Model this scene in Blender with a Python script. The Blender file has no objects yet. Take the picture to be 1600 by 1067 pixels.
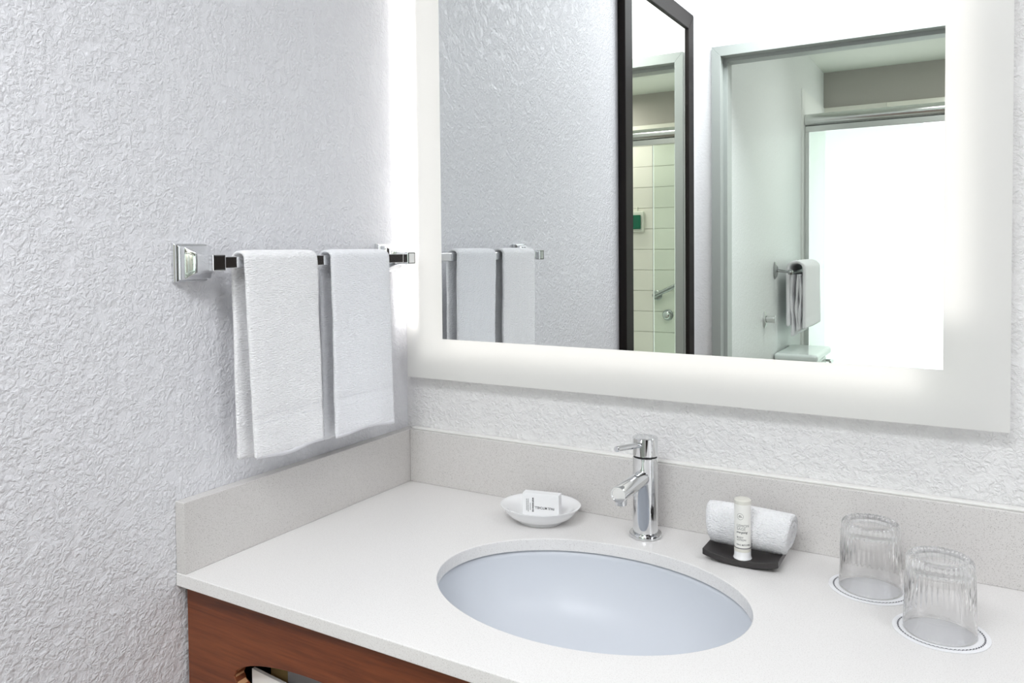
import bpy, bmesh, math, random
from mathutils import Vector, Matrix, noise
random.seed(7)
scene = bpy.context.scene
COL = scene.collection
PI = math.pi

# ------------------------------------------------------------------ camera
cam_data = bpy.data.cameras.new('camera')
cam = bpy.data.objects.new('camera', cam_data)
COL.objects.link(cam)
scene.camera = cam
CX, CY, CF = 756.7157, 427.711, 1239.132
yaw, pitch, roll = -0.5543, -0.0308, -0.0105
fw = Vector((math.sin(yaw)*math.cos(pitch), math.cos(yaw)*math.cos(pitch), math.sin(pitch)))
rt = Vector((math.cos(yaw), -math.sin(yaw), 0))
up = rt.cross(fw)
r2 = math.cos(roll)*rt + math.sin(roll)*up
u2 = -math.sin(roll)*rt + math.cos(roll)*up
m = Matrix(((r2.x, u2.x, -fw.x), (r2.y, u2.y, -fw.y), (r2.z, u2.z, -fw.z))).to_4x4()
m.translation = Vector((0.941, -1.2306, 0.4441))
cam.matrix_world = m
cam_data.sensor_fit = 'HORIZONTAL'
cam_data.sensor_width = 36
cam_data.lens = CF/1600*36
cam_data.shift_x = (800-CX)/1600
cam_data.shift_y = -(533.5-CY)/1600
cam_data.clip_start = 0.02

# ------------------------------------------------------------------ world, lights, exposure
world = bpy.data.worlds.new('world')
scene.world = world
world.use_nodes = True
world.node_tree.nodes['Background'].inputs[0].default_value = (0.8, 0.87, 1.0, 1)
world.node_tree.nodes['Background'].inputs[1].default_value = 0.3
vs = scene.view_settings
vs.view_transform = 'Standard'
vs.look = 'None'
vs.gamma = 1
vs.use_curve_mapping = False
vs.exposure = 0.22

def area(name, loc, rot, sx, sy, power, color):
    d = bpy.data.lights.new(name, 'AREA')
    d.shape = 'RECTANGLE'; d.size = sx; d.size_y = sy
    d.energy = power; d.color = color
    o = bpy.data.objects.new(name, d)
    o.location = loc; o.rotation_euler = rot
    COL.objects.link(o)
    return o
# ceiling fixtures (their housings are built further down) and an unseen fill added on the right
area('vanity_ceiling_lamp', (0.66, -1.60, 1.500), (0, 0, 0), 0.90, 0.42, 18.8, (0.95, 0.975, 1.0))
area('vanity_side_fill', (1.75, -0.75, 1.500), (0, 0, 0), 0.66, 0.66, 5.0, (0.95, 0.975, 1.0))  # added second lamp, brightens the right side and the counter
area('right_fill', (2.60, -0.92, 0.40), (0, math.radians(90), 0), 1.2, 0.8, 6.0, (0.93, 0.96, 1.0))  # added side fill for the left wall, no real opening here
area('bathroom_ceiling_lamp', (0.95, -2.9, 1.515), (0, 0, 0), 0.46, 0.46, 7.5, (1.0, 1.0, 0.985))
area('shower_fill', (1.48, -4.03, 1.515), (0, 0, 0), 0.3, 0.3, 6.0, (1.0, 1.0, 0.93))  # added lamp for the shower, kept out of view
LED_INNER, LED_LEFT, GLOW_E = 1.5, 9.0, 2.4

# ------------------------------------------------------------------ materials
def new_mat(name):
    mt = bpy.data.materials.new(name); mt.use_nodes = True
    nt = mt.node_tree
    return mt, nt, nt.nodes['Principled BSDF']
def srgb(r, g, b):
    f = lambda c: (c/255/12.92) if c/255 <= 0.04045 else ((c/255+0.055)/1.055)**2.4
    return (f(r), f(g), f(b), 1)
def plain(name, col, rough=0.5, metal=0.0, **kw):
    mt, nt, b = new_mat(name)
    b.inputs['Base Color'].default_value = col
    b.inputs['Roughness'].default_value = rough
    b.inputs['Metallic'].default_value = metal
    for k, v in kw.items():
        b.inputs[k].default_value = v
    return mt
def node(nt, kind, **kw):
    n = nt.nodes.new(kind)
    for k, v in kw.items():
        if k.startswith('i_'):
            key = k[2:].replace('_', ' ')
            n.inputs[key].default_value = v
        else:
            setattr(n, k, v)
    return n
def coords(nt, scale=(1, 1, 1)):
    tc = node(nt, 'ShaderNodeTexCoord')
    mp = node(nt, 'ShaderNodeMapping')
    mp.inputs['Scale'].default_value = scale
    nt.links.new(tc.outputs['Object'], mp.inputs['Vector'])
    return mp.outputs['Vector']
def ramp(nt, src, stops):
    r = node(nt, 'ShaderNodeValToRGB')
    el = r.color_ramp.elements
    while len(el) < len(stops): el.new(0.5)
    for e, (p, c) in zip(el, stops):
        e.position = p; e.color = c if len(c) == 4 else (*c, 1)
    nt.links.new(src, r.inputs['Fac'])
    return r.outputs['Color']
def g(v): return (v, v, v, 1)

def wall_paint(name, col, strength=1.0, scale=1.0):
    mt, nt, b = new_mat(name)
    b.inputs['Base Color'].default_value = col
    b.inputs['Roughness'].default_value = 0.42
    v = coords(nt)
    n1 = node(nt, 'ShaderNodeTexNoise', i_Scale=135*scale, i_Detail=3.0, i_Roughness=0.6, i_Distortion=0.5)
    nt.links.new(v, n1.inputs['Vector'])
    c1 = ramp(nt, n1.outputs['Fac'], [(0.40, g(0)), (0.50, g(0.55)), (0.56, g(0.9)), (0.62, g(1.0))])
    n2 = node(nt, 'ShaderNodeTexNoise', i_Scale=270*scale, i_Detail=3.0, i_Roughness=0.65)
    nt.links.new(v, n2.inputs['Vector'])
    n3 = node(nt, 'ShaderNodeTexNoise', i_Scale=42*scale, i_Detail=1.0)
    nt.links.new(v, n3.inputs['Vector'])
    patch = ramp(nt, n3.outputs['Fac'], [(0.34, g(0.25)), (0.50, g(1.0))])
    m1 = node(nt, 'ShaderNodeMath', operation='MULTIPLY'); m1.inputs[1].default_value = 0.75
    nt.links.new(n2.outputs['Fac'], m1.inputs[0])
    ad = node(nt, 'ShaderNodeMath', operation='ADD')
    nt.links.new(c1, ad.inputs[0]); nt.links.new(m1.outputs[0], ad.inputs[1])
    mu = node(nt, 'ShaderNodeMath', operation='MULTIPLY')
    nt.links.new(ad.outputs[0], mu.inputs[0]); nt.links.new(patch, mu.inputs[1])
    bp = node(nt, 'ShaderNodeBump', i_Strength=strength, i_Distance=0.0026)
    nt.links.new(mu.outputs[0], bp.inputs['Height'])
    nt.links.new(bp.outputs['Normal'], b.inputs['Normal'])
    return mt

M = {}
M['wall'] = wall_paint('textured_white_paint', srgb(231, 231, 235), 0.48)
M['wall_back'] = wall_paint('textured_white_paint_back', srgb(230, 229, 229), 0.55, 0.95)
M['wall_soft'] = wall_paint('bathroom_paint', srgb(226, 230, 228), 0.25)
M['door_wall'] = wall_paint('door_wall_paint', srgb(248, 248, 248), 0.2)
M['ceiling'] = plain('ceiling_paint', srgb(232, 232, 232), 0.8)
M['bath_ceiling'] = plain('bathroom_ceiling_paint', srgb(206, 212, 202), 0.7)
M['smooth_trim'] = plain('caulk_lit_ledge', srgb(236, 235, 232), 0.5)
M['chrome'] = plain('chrome', (0.77, 0.78, 0.79, 1), 0.05, 1.0)
M['soft_chrome'] = plain('satin_chrome', (0.70, 0.71, 0.70, 1), 0.2, 1.0)
M['dull_metal'] = plain('dull_chrome', (0.40, 0.41, 0.41, 1), 0.22, 1.0)
M['dark'] = plain('dark_gasket', srgb(30, 30, 30), 0.5)
M['porcelain'] = plain('white_porcelain', srgb(240, 240, 241), 0.12)
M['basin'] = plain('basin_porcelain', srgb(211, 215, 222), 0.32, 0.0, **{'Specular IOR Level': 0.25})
M['toilet'] = plain('toilet_porcelain', srgb(225, 234, 230), 0.12)
M['paper'] = plain('white_card', srgb(240, 240, 241), 0.55)
M['coaster'] = plain('coaster_paper', srgb(243, 243, 246), 0.8)
M['ink'] = plain('black_ink', srgb(48, 48, 52), 0.7)
M['grey_ink'] = plain('grey_ink', srgb(140, 140, 140), 0.7)
M['navy_ink'] = plain('navy_ink', srgb(35, 36, 52), 0.7)
M['tray'] = plain('charcoal_tray', srgb(50, 47, 47), 0.38)
M['tube'] = plain('lotion_tube_plastic', srgb(236, 235, 230), 0.3)
M['cap_grey'] = plain('cap_off_white', srgb(218, 216, 207), 0.4)
M['jamb'] = plain('grey_metal_frame_paint', srgb(172, 178, 174), 0.38)
M['mirror_frame'] = plain('espresso_frame', srgb(34, 30, 29), 0.5, 0.0, **{'Specular IOR Level': 0.15})
M['grey_wall'] = plain('taupe_wall_vinyl', srgb(172, 168, 162), 0.8)
M['tile'] = plain('cream_glazed_tile', srgb(234, 232, 222), 0.15)
M['surround'] = plain('pale_shower_surround', srgb(228, 231, 227), 0.5)
M['grout'] = plain('grout', srgb(226, 224, 215), 0.9)
M['floor'] = plain('floor_tile_beige', srgb(150, 140, 128), 0.4)
M['green'] = plain('green_soap', srgb(10, 96, 70), 0.2)
M['dispenser'] = plain('dispenser_white', srgb(222, 224, 212), 0.4)
M['core'] = plain('plywood_edge', srgb(196, 148, 108), 0.6)
M['inside'] = plain('cabinet_inside_dark', srgb(48, 40, 36), 0.8)
M['yellow_paper'] = plain('aged_paper_edge', srgb(214, 182, 120), 0.7)
M['newsprint'] = plain('newsprint_grey', srgb(136, 132, 134), 0.8)
M['frost_box'] = plain('mirror_housing_white', srgb(240, 240, 238), 0.6)
M['fixture'] = plain('fixture_metal_white', srgb(238, 238, 236), 0.5)
M['dark_room'] = plain('dark_reflection_tone', srgb(48, 38, 34), 0.5)  # dark tone chosen for what the chrome mirrors

def mirror_mat(name, col):
    mt, nt, b = new_mat(name)
    nt.nodes.remove(b)
    gl = node(nt, 'ShaderNodeBsdfGlossy'); gl.inputs['Color'].default_value = (*col, 1); gl.inputs['Roughness'].default_value = 0.0
    nt.links.new(gl.outputs[0], nt.nodes['Material Output'].inputs['Surface'])
    return mt
M['mirror'] = mirror_mat('silvered_glass', (0.83, 0.85, 0.85))
M['mirror_b'] = mirror_mat('silvered_glass_warm', (0.95, 0.95, 0.89))

mt, nt, b = new_mat('frosted_glass')
nt.nodes.remove(b)
tr = node(nt, 'ShaderNodeBsdfTranslucent'); tr.inputs['Color'].default_value = (0.97, 0.965, 0.945, 1)
df = node(nt, 'ShaderNodeBsdfDiffuse'); df.inputs['Color'].default_value = (0.86, 0.86, 0.84, 1)
gs = node(nt, 'ShaderNodeBsdfGlossy'); gs.inputs['Roughness'].default_value = 0.15
a1 = node(nt, 'ShaderNodeMixShader'); a1.inputs[0].default_value = 0.5
a2 = node(nt, 'ShaderNodeMixShader'); a2.inputs[0].default_value = 0.03
nt.links.new(tr.outputs[0], a1.inputs[1]); nt.links.new(df.outputs[0], a1.inputs[2])
nt.links.new(a1.outputs[0], a2.inputs[1]); nt.links.new(gs.outputs[0], a2.inputs[2])
nt.links.new(a2.outputs[0], nt.nodes['Material Output'].inputs['Surface'])
M['frosted'] = mt
mt, nt, b = new_mat('frosted_shower_glass')
nt.nodes.remove(b)
tr = node(nt, 'ShaderNodeBsdfTranslucent'); tr.inputs['Color'].default_value = (0.95, 0.97, 0.96, 1)
tp = node(nt, 'ShaderNodeBsdfTransparent')
a1 = node(nt, 'ShaderNodeMixShader'); a1.inputs[0].default_value = 0.35
nt.links.new(tr.outputs[0], a1.inputs[1]); nt.links.new(tp.outputs[0], a1.inputs[2])
nt.links.new(a1.outputs[0], nt.nodes['Material Output'].inputs['Surface'])
M['frost_shower'] = mt

def emis(name, col, s):
    mt, nt, b = new_mat(name)
    nt.nodes.remove(b)
    e = node(nt, 'ShaderNodeEmission'); e.inputs['Color'].default_value = (*col, 1); e.inputs['Strength'].default_value = s
    nt.links.new(e.outputs[0], nt.nodes['Material Output'].inputs['Surface'])
    return mt
M['led'] = emis('led_strip_light', (1.0, 0.975, 0.93), LED_INNER)
M['led_soft'] = emis('led_strip_light_soft', (1.0, 0.985, 0.955), LED_INNER*0.72)
M['led_left'] = emis('led_strip_light_side', (1.0, 0.985, 0.96), LED_LEFT)
M['glow_panel_light'] = emis('glow_panel_white', (0.97, 1.0, 0.99), GLOW_E)  # added glow that turns the shower view white
M['lamp_glow'] = emis('lamp_diffuser_glow', (1, 1, 1), 1.5)

def shower_glass(name, col):
    mt, nt, b = new_mat(name)
    nt.nodes.remove(b)
    t = node(nt, 'ShaderNodeBsdfTransparent'); t.inputs['Color'].default_value = (*col, 1)
    gl = node(nt, 'ShaderNodeBsdfGlossy'); gl.inputs['Roughness'].default_value = 0.0
    fr = node(nt, 'ShaderNodeFresnel'); fr.inputs['IOR'].default_value = 1.35
    mx = node(nt, 'ShaderNodeMixShader')
    nt.links.new(fr.outputs[0], mx.inputs[0]); nt.links.new(t.outputs[0], mx.inputs[1]); nt.links.new(gl.outputs[0], mx.inputs[2])
    nt.links.new(mx.outputs[0], nt.nodes['Material Output'].inputs['Surface'])
    return mt
M['shower_glass'] = shower_glass('green_tinted_glass', (0.93, 0.975, 0.95))
mt, nt, b = new_mat('clear_glass')
nt.nodes.remove(b)
gl = node(nt, 'ShaderNodeBsdfGlass'); gl.inputs['Roughness'].default_value = 0.0; gl.inputs['IOR'].default_value = 1.46
tp = node(nt, 'ShaderNodeBsdfTransparent'); tp.inputs['Color'].default_value = (0.985, 0.985, 0.985, 1)
mx = node(nt, 'ShaderNodeMixShader'); mx.inputs[0].default_value = 0.88
nt.links.new(tp.outputs[0], mx.inputs[1]); nt.links.new(gl.outputs[0], mx.inputs[2])
nt.links.new(mx.outputs[0], nt.nodes['Material Output'].inputs['Surface'])
M['glass'] = mt

def quartz(name, col, dark):
    mt, nt, b = new_mat(name)
    v = coords(nt)
    n = node(nt, 'ShaderNodeTexNoise', i_Scale=900.0, i_Detail=1.0)
    nt.links.new(v, n.inputs['Vector'])
    c = ramp(nt, n.outputs['Fac'], [(0.0, dark), (0.30, dark), (0.40, col), (1.0, col)])
    n2 = node(nt, 'ShaderNodeTexNoise', i_Scale=420.0, i_Detail=2.0)
    nt.links.new(v, n2.inputs['Vector'])
    k = ramp(nt, n2.outputs['Fac'], [(0.25, g(0.95)), (0.5, g(1.0)), (1.0, g(1.0))])
    mx = node(nt, 'ShaderNodeMixRGB', blend_type='MULTIPLY'); mx.inputs[0].default_value = 1
    nt.links.new(c, mx.inputs[1]); nt.links.new(k, mx.inputs[2])
    nt.links.new(mx.outputs[0], b.inputs['Base Color'])
    b.inputs['Roughness'].default_value = 0.22
    b.inputs['Specular IOR Level'].default_value = 0.35
    return mt
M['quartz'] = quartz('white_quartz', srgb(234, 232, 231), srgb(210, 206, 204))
M['quartz_shaded'] = quartz('white_quartz_shaded', srgb(213, 210, 208), srgb(172, 168, 165))  # same quartz as the counter, shade of the upright faces put into the colour

def wood(name, c0, c1, c2, axis_scale, rough=0.42):
    mt, nt, b = new_mat(name)
    v = coords(nt, axis_scale)
    n = node(nt, 'ShaderNodeTexNoise', i_Scale=1.0, i_Detail=6.0, i_Roughness=0.65, i_Distortion=0.6)
    nt.links.new(v, n.inputs['Vector'])
    c = ramp(nt, n.outputs['Fac'], [(0.25, c0), (0.48, c1), (0.75, c2)])
    n2 = node(nt, 'ShaderNodeTexNoise', i_Scale=9.0, i_Detail=4.0)
    nt.links.new(v, n2.inputs['Vector'])
    k = ramp(nt, n2.outputs['Fac'], [(0.3, g(0.72)), (0.6, g(1.0))])
    mx = node(nt, 'ShaderNodeMixRGB', blend_type='MULTIPLY'); mx.inputs[0].default_value = 0.8
    nt.links.new(c, mx.inputs[1]); nt.links.new(k, mx.inputs[2])
    nt.links.new(mx.outputs[0], b.inputs['Base Color'])
    b.inputs['Roughness'].default_value = rough
    return mt
M['cab_wood'] = wood('reddish_brown_wood', srgb(80, 36, 15), srgb(120, 61, 30), srgb(140, 76, 40), (2.2, 8, 42))

def terry(name, col, k=1.0):
    mt, nt, b = new_mat(name)
    b.inputs['Base Color'].default_value = col
    b.inputs['Roughness'].default_value = 0.95
    b.inputs['Sheen Weight'].default_value = 0.25
    v = coords(nt, (1, 0.55, 2.0))
    n = node(nt, 'ShaderNodeTexNoise', i_Scale=300.0, i_Detail=2.0, i_Roughness=0.6)
    nt.links.new(v, n.inputs['Vector'])
    v2 = coords(nt)
    n2 = node(nt, 'ShaderNodeTexNoise', i_Scale=45.0, i_Detail=2.0)
    nt.links.new(v2, n2.inputs['Vector'])
    m1 = node(nt, 'ShaderNodeMath', operation='MULTIPLY_ADD'); m1.inputs[1].default_value = 0.5
    nt.links.new(n2.outputs['Fac'], m1.inputs[0]); nt.links.new(n.outputs['Fac'], m1.inputs[2])
    bp = node(nt, 'ShaderNodeBump', i_Strength=1.0, i_Distance=0.0026*k)
    nt.links.new(m1.outputs[0], bp.inputs['Height'])
    nt.links.new(bp.outputs['Normal'], b.inputs['Normal'])
    return mt
M['terry_roll'] = terry('rolled_terry_cloth', srgb(248, 248, 250), 1.8)
M['terry'] = terry('white_terry_cloth', srgb(252, 252, 254))
M['terry_b'] = terry('white_terry_cloth_blue', srgb(250, 251, 255))
M['terry_flat'] = plain('woven_hem_white', srgb(243, 243, 248), 0.85)

# ------------------------------------------------------------------ mesh helpers
def finish(name, bm, mat, parent=None, smooth=False, bevel=0.0, segs=2):
    bmesh.ops.recalc_face_normals(bm, faces=bm.faces)
    me = bpy.data.meshes.new(name)
    bm.to_mesh(me); bm.free()
    me.materials.append(M[mat] if isinstance(mat, str) else mat)
    if smooth:
        for p in me.polygons: p.use_smooth = True
    o = bpy.data.objects.new(name, me)
    COL.objects.link(o)
    if parent is not None: o.parent = parent
    if bevel:
        md = o.modifiers.new('bevel', 'BEVEL'); md.width = bevel; md.segments = segs
        md.limit_method = 'ANGLE'; md.angle_limit = math.radians(40)
    return o
def add_box(bm, x0, x1, y0, y1, z0, z1, mtx=None):
    vs = [bm.verts.new((x, y, z)) for x in (x0, x1) for y in (y0, y1) for z in (z0, z1)]
    for f in ((0, 1, 3, 2), (4, 6, 7, 5), (0, 4, 5, 1), (2, 3, 7, 6), (0, 2, 6, 4), (1, 5, 7, 3)):
        bm.faces.new([vs[i] for i in f])
    if mtx is not None:
        for v in vs: v.co = mtx @ v.co
    return vs
def box(name, x0, x1, y0, y1, z0, z1, mat, parent=None, bevel=0.0, mtx=None):
    bm = bmesh.new(); add_box(bm, x0, x1, y0, y1, z0, z1, mtx)
    return finish(name, bm, mat, parent, bevel=bevel)
def add_lathe(bm, prof, n=48, mtx=None, rfun=None, close=False):
    """prof: list of (r, z) from start to end"""
    rings = []
    for j, (r, z) in enumerate(prof):
        if r < 1e-6:
            v = bm.verts.new((0, 0, z)); rings.append([v]); continue
        ring = []
        for i in range(n):
            a = 2*PI*i/n
            rr = r + (rfun(a, j) if rfun else 0)
            ring.append(bm.verts.new((rr*math.cos(a), rr*math.sin(a), z)))
        rings.append(ring)
    for a, b_ in zip(rings, rings[1:]):
        if len(a) == 1 and len(b_) == 1: continue
        for i in range(n):
            k = (i+1) % n
            if len(a) == 1: bm.faces.new((a[0], b_[i], b_[k]))
            elif len(b_) == 1: bm.faces.new((a[i], b_[0], a[k]))
            else: bm.faces.new((a[i], b_[i], b_[k], a[k]))
    if mtx is not None:
        for rg in rings:
            for v in rg: v.co = mtx @ v.co
def lathe(name, prof, mat, parent=None, n=48, mtx=None, rfun=None, smooth=True):
    bm = bmesh.new(); add_lathe(bm, prof, n, mtx, rfun)
    o = finish(name, bm, mat, parent, smooth=smooth)
    if smooth: sharp(o)
    return o
def sharp(o, deg=38):
    me = o.data
    try:
        me.set_sharp_from_angle(angle=math.radians(deg))
    except Exception:
        pass
def axis_mtx(p, d):
    d = Vector(d).normalized()
    q = Vector((0, 0, 1)).rotation_difference(d)
    return Matrix.Translation(Vector(p)) @ q.to_matrix().to_4x4()
def rod(name, p, q, r, mat, parent=None, n=24, r2=None, bev=0.0008):
    p, q = Vector(p), Vector(q); L = (q-p).length
    r2 = r if r2 is None else r2
    prof = [(0, 0), (r-bev, 0), (r, bev), (r2, L-bev), (r2-bev, L), (0, L)]
    return lathe(name, prof, mat, parent, n, axis_mtx(p, q-p))
def empty(name, loc, label, cat, group=None):
    o = bpy.data.objects.new(name, None); COL.objects.link(o)
    o.location = loc; o.empty_display_size = 0.05
    tag(o, label, cat, group); return o
def tag(o, label, cat, group=None, kind=None):
    o['label'] = label; o['category'] = cat
    if group: o['group'] = group
    if kind: o['kind'] = kind
    return o
def struct(o, label=None, cat=None):
    o['kind'] = 'structure'
    if label: o['label'] = label
    if cat: o['category'] = cat
    return o
def adopt(root):
    """parts are modelled in world coordinates: keep them there under the empty"""
    bpy.context.view_layer.update()
    inv = root.matrix_world.inverted()
    for c in root.children:
        c.matrix_parent_inverse = inv
def plate_hole(bm, x0, x1, y0, y1, z0, z1, cx, cy, a, b, n=96):
    """slab in xy with an elliptical hole"""
    angs = sorted(set([2*PI*i/n for i in range(n)] + [math.atan2(y-cy, x-cx) % (2*PI) for x in (x0, x1) for y in (y0, y1)]))
    inner, outer = [], []
    for t in angs:
        c, s = math.cos(t), math.sin(t)
        k = 1/math.sqrt((c/a)**2+(s/b)**2)
        inner.append((cx+k*c, cy+k*s))
        ks = []
        if c > 1e-9: ks.append((x1-cx)/c)
        if c < -1e-9: ks.append((x0-cx)/c)
        if s > 1e-9: ks.append((y1-cy)/s)
        if s < -1e-9: ks.append((y0-cy)/s)
        k = min(ks); outer.append((cx+k*c, cy+k*s))
    def lay(pts, z): return [bm.verts.new((x, y, z)) for x, y in pts]
    it, ib, ot, ob = lay(inner, z1), lay(inner, z0), lay(outer, z1), lay(outer, z0)
    N = len(angs)
    for i in range(N):
        j = (i+1) % N
        bm.faces.new((it[i], it[j], ot[j], ot[i]))
        bm.faces.new((ib[i], ob[i], ob[j], ib[j]))
        bm.faces.new((it[i], ib[i], ib[j], it[j]))
        bm.faces.new((ot[i], ot[j], ob[j], ob[i]))
def text(name, s, size, mat, parent, mtx, warp=None, extrude=0.00004, font_scale_x=1.0, align='CENTER', bold=0.0, shear=0.0):
    cu = bpy.data.curves.new(name, 'FONT')
    cu.body = s; cu.size = size; cu.extrude = extrude; cu.align_x = align; cu.align_y = 'CENTER'
    cu.offset = bold; cu.shear = shear
    tmp = bpy.data.objects.new('tmp', cu); COL.objects.link(tmp)
    bpy.context.view_layer.update()
    dg = bpy.context.evaluated_depsgraph_get()
    me = bpy.data.meshes.new_from_object(tmp.evaluated_get(dg))
    bpy.data.objects.remove(tmp)
    for v in me.vertices:
        c = Vector((v.co.x*font_scale_x, v.co.y, v.co.z))
        v.co = warp(c) if warp else mtx @ c
    me.materials.clear(); me.materials.append(M[mat])
    me.name = name
    o = bpy.data.objects.new(name, me); COL.objects.link(o); o.parent = parent
    return o

# ------------------------------------------------------------------ room shell
FL, CE = -0.86, 1.55
RX = 2.62
YD = -1.914                     # wall with the bathroom door, behind the camera
struct(box('floor', -0.1, RX+.1, -4.5, 0.1, FL-0.05, FL, 'floor'), 'beige tiled floor under vanity and bathroom')
struct(box('ceiling', -0.1, RX+.1, YD-0.06, 0.1, CE, CE+0.05, 'ceiling'), 'white vanity room ceiling')
struct(box('wall_left', -0.1, 0, YD-0.12, 0.0, FL, CE, 'wall'), 'white knockdown textured wall behind the towel bar')
struct(box('wall_back', -0.1, RX+.1, 0, 0.1, FL, CE, 'wall_back'), 'white rough textured wall behind the lighted mirror')
struct(box('wall_right', RX, RX+0.1, YD-0.12, 0.0, FL, CE, 'dark_room'), 'unseen wall opposite the towel bar, made dark to darken the chrome')  # unseen wall, coloured dark so the towel bar reflects darkness
# door wall: pieces round the opening
bm = bmesh.new()
add_box(bm, 0, 0.095, YD-0.12, YD, FL, CE)
add_box(bm, 0.095, 0.945, YD-0.12, YD, 1.19, CE)
add_box(bm, 0.945, RX, YD-0.12, YD, FL, CE)
struct(finish('wall_front', bm, 'door_wall'), 'white wall round the bathroom doorway seen in the mirror')
# door frame
door = empty('door_1', (0.5, YD, FL), 'grey metal bathroom door frame reflected in the lighted mirror', 'door frame')
door['kind'] = 'structure'
XO0, XI0, XI1, XO1, ZI, ZO = 0.074, 0.108, 0.932, 0.966, 1.172, 1.2105
yf, yb = YD+0.012, YD-0.035
def prism(name, quad, ya, yb_, mat, parent):
    bm = bmesh.new()
    A = [bm.verts.new((x, ya, z)) for x, z in quad]; B = [bm.verts.new((x, yb_, z)) for x, z in quad]
    bm.faces.new(A); bm.faces.new(B[::-1])
    n = len(quad)
    for i in range(n):
        j = (i+1) % n; bm.faces.new((A[i], A[j], B[j], B[i]))
    return finish(name, bm, mat, parent, bevel=0.0008, segs=1)
prism('side_casing', [(XO0, FL), (XI0, FL), (XI0, ZI), (XO0, ZO)], yf, yb, 'jamb', door)
prism('side_casing', [(XI1, FL), (XO1, FL), (XO1, ZO), (XI1, ZI)], yf, yb, 'jamb', door)
prism('head_casing', [(XO0, ZO), (XI0, ZI), (XI1, ZI), (XO1, ZO)], yf, yb, 'jamb', door)
box('side_stop', 0.096, 0.122, YD-0.10, yb, FL, ZI-0.012, 'jamb', door, 0.001)
box('side_stop', 0.918, 0.944, YD-0.10, yb, FL, ZI-0.012, 'jamb', door, 0.001)
box('head_stop', 0.096, 0.944, YD-0.10, yb, ZI-0.014, ZI+0.016, 'jamb', door, 0.001)
box('side_return', 0.096, 0.112, YD-0.125, YD-0.10, FL, ZI, 'jamb', door, 0.001)
box('side_return', 0.928, 0.944, YD-0.125, YD-0.10, FL, ZI, 'jamb', door, 0.001)
adopt(door)
# door-shaped dark panel added outside the frame to darken the chrome reflections
d2 = box('dark_panel', 1.35, 2.30, YD+0.0005, YD+0.035, FL+0.002, 1.18, 'dark_room', bevel=0.002)
struct(d2, 'added unseen dark panel shaped as a door, darkens the chrome')
lathe('dark_panel_knob', [(0, 0), (0.026, 0), (0.026, 0.006), (0.010, 0.010), (0.010, 0.035), (0.024, 0.042), (0.026, 0.055), (0.018, 0.064), (0, 0.066)], 'chrome', d2, 32, axis_mtx((1.42, YD+0.035, 0.10), (0, 1, 0)))
# bathroom behind the door
BX0, BX1, BY0, BY1, BC = 0.10, 1.75, -4.37, YD-0.12, 1.56
struct(box('wall_bathroom_left', 0.0, BX0, BY0-0.1, BY1, FL, BC, 'wall_soft'), 'pale bathroom wall with towel rack seen through the doorway')
struct(box('wall_bathroom_right', BX1, BX1+0.1, BY0-0.1, BY1, FL, BC, 'wall_soft'), 'far side wall of the bathroom')
struct(box('wall_bathroom_back', BX0, BX1, BY0-0.1, BY0-0.012, FL, BC, 'grey_wall'), 'taupe wall above the shower tiles')
struct(box('ceiling_bathroom', 0.0, BX1+.1, BY0-0.1, BY1+0.0, BC, BC+0.05, 'bath_ceiling'), 'pale bathroom ceiling')

# shower tiles on the back wall (with an added glowing panel)
WX0, WX1, WZ0, WZ1 = 0.10, 0.86, -0.50, 1.225
TS = 0.150; TW = 0.400; zt = 1.3325
wt = box('wall_shower_tiled', BX0, BX1, BY0-0.012, BY0-0.004, FL, zt, 'grout')
struct(wt, 'cream tiled shower wall seen past the glass door')
bm = bmesh.new(); add_box(bm, 0, TW-0.003, -0.004, 0.004, 0, TS-0.003)
tile_proto = None
nx = int((BX1-WX1)/TW)+1
for i in range(nx):
    for j in range(11):
        x = WX1+0.006+i*TW; z = zt-(j+1)*TS
        if x+TW > BX1+0.06: continue
        if tile_proto is None:
            o = finish('tile', bm, 'tile', wt, bevel=0.0015, segs=2); tile_proto = o
        else:
            o = tile_proto.copy(); COL.objects.link(o)
        o.location = (x, BY0+random.uniform(-0.0003, 0.0003), z)
for i in range(1):       # row over the glowing panel
    o = tile_proto.copy(); COL.objects.link(o)
    o.location = (WX1+0.006-(i+1)*TW, BY0, zt-TS+0.045); o.scale = (1, 1, 0.70)
struct(box('wall_shower_side', BX0, BX0+0.006, BY0-0.004, -3.60, FL, zt, 'surround'), 'smooth cream shower surround beside the bathroom wall')
glow_pn = box('glow_panel_1', WX0+0.006, WX1, BY0-0.004, BY0+0.004, WZ0, WZ1, 'glow_panel_light')  # added emitter behind the glass, whitens it and lights the bathroom
struct(glow_pn, 'added glowing panel that whitens the view through the shower glass')
fr = bmesh.new()
for q in ((WX0+.006, WX0+.012, WZ0, WZ1), (WX1-.01, WX1, WZ0, WZ1), (WX0+.006, WX1, WZ0, WZ0+.015), (WX0+.006, WX1, WZ1-.01, WZ1+.006)):
    add_box(fr, q[0], q[1], BY0-0.004, BY0+0.012, q[2], q[3])
finish('glow_panel_frame', fr, 'porcelain', glow_pn)

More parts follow.
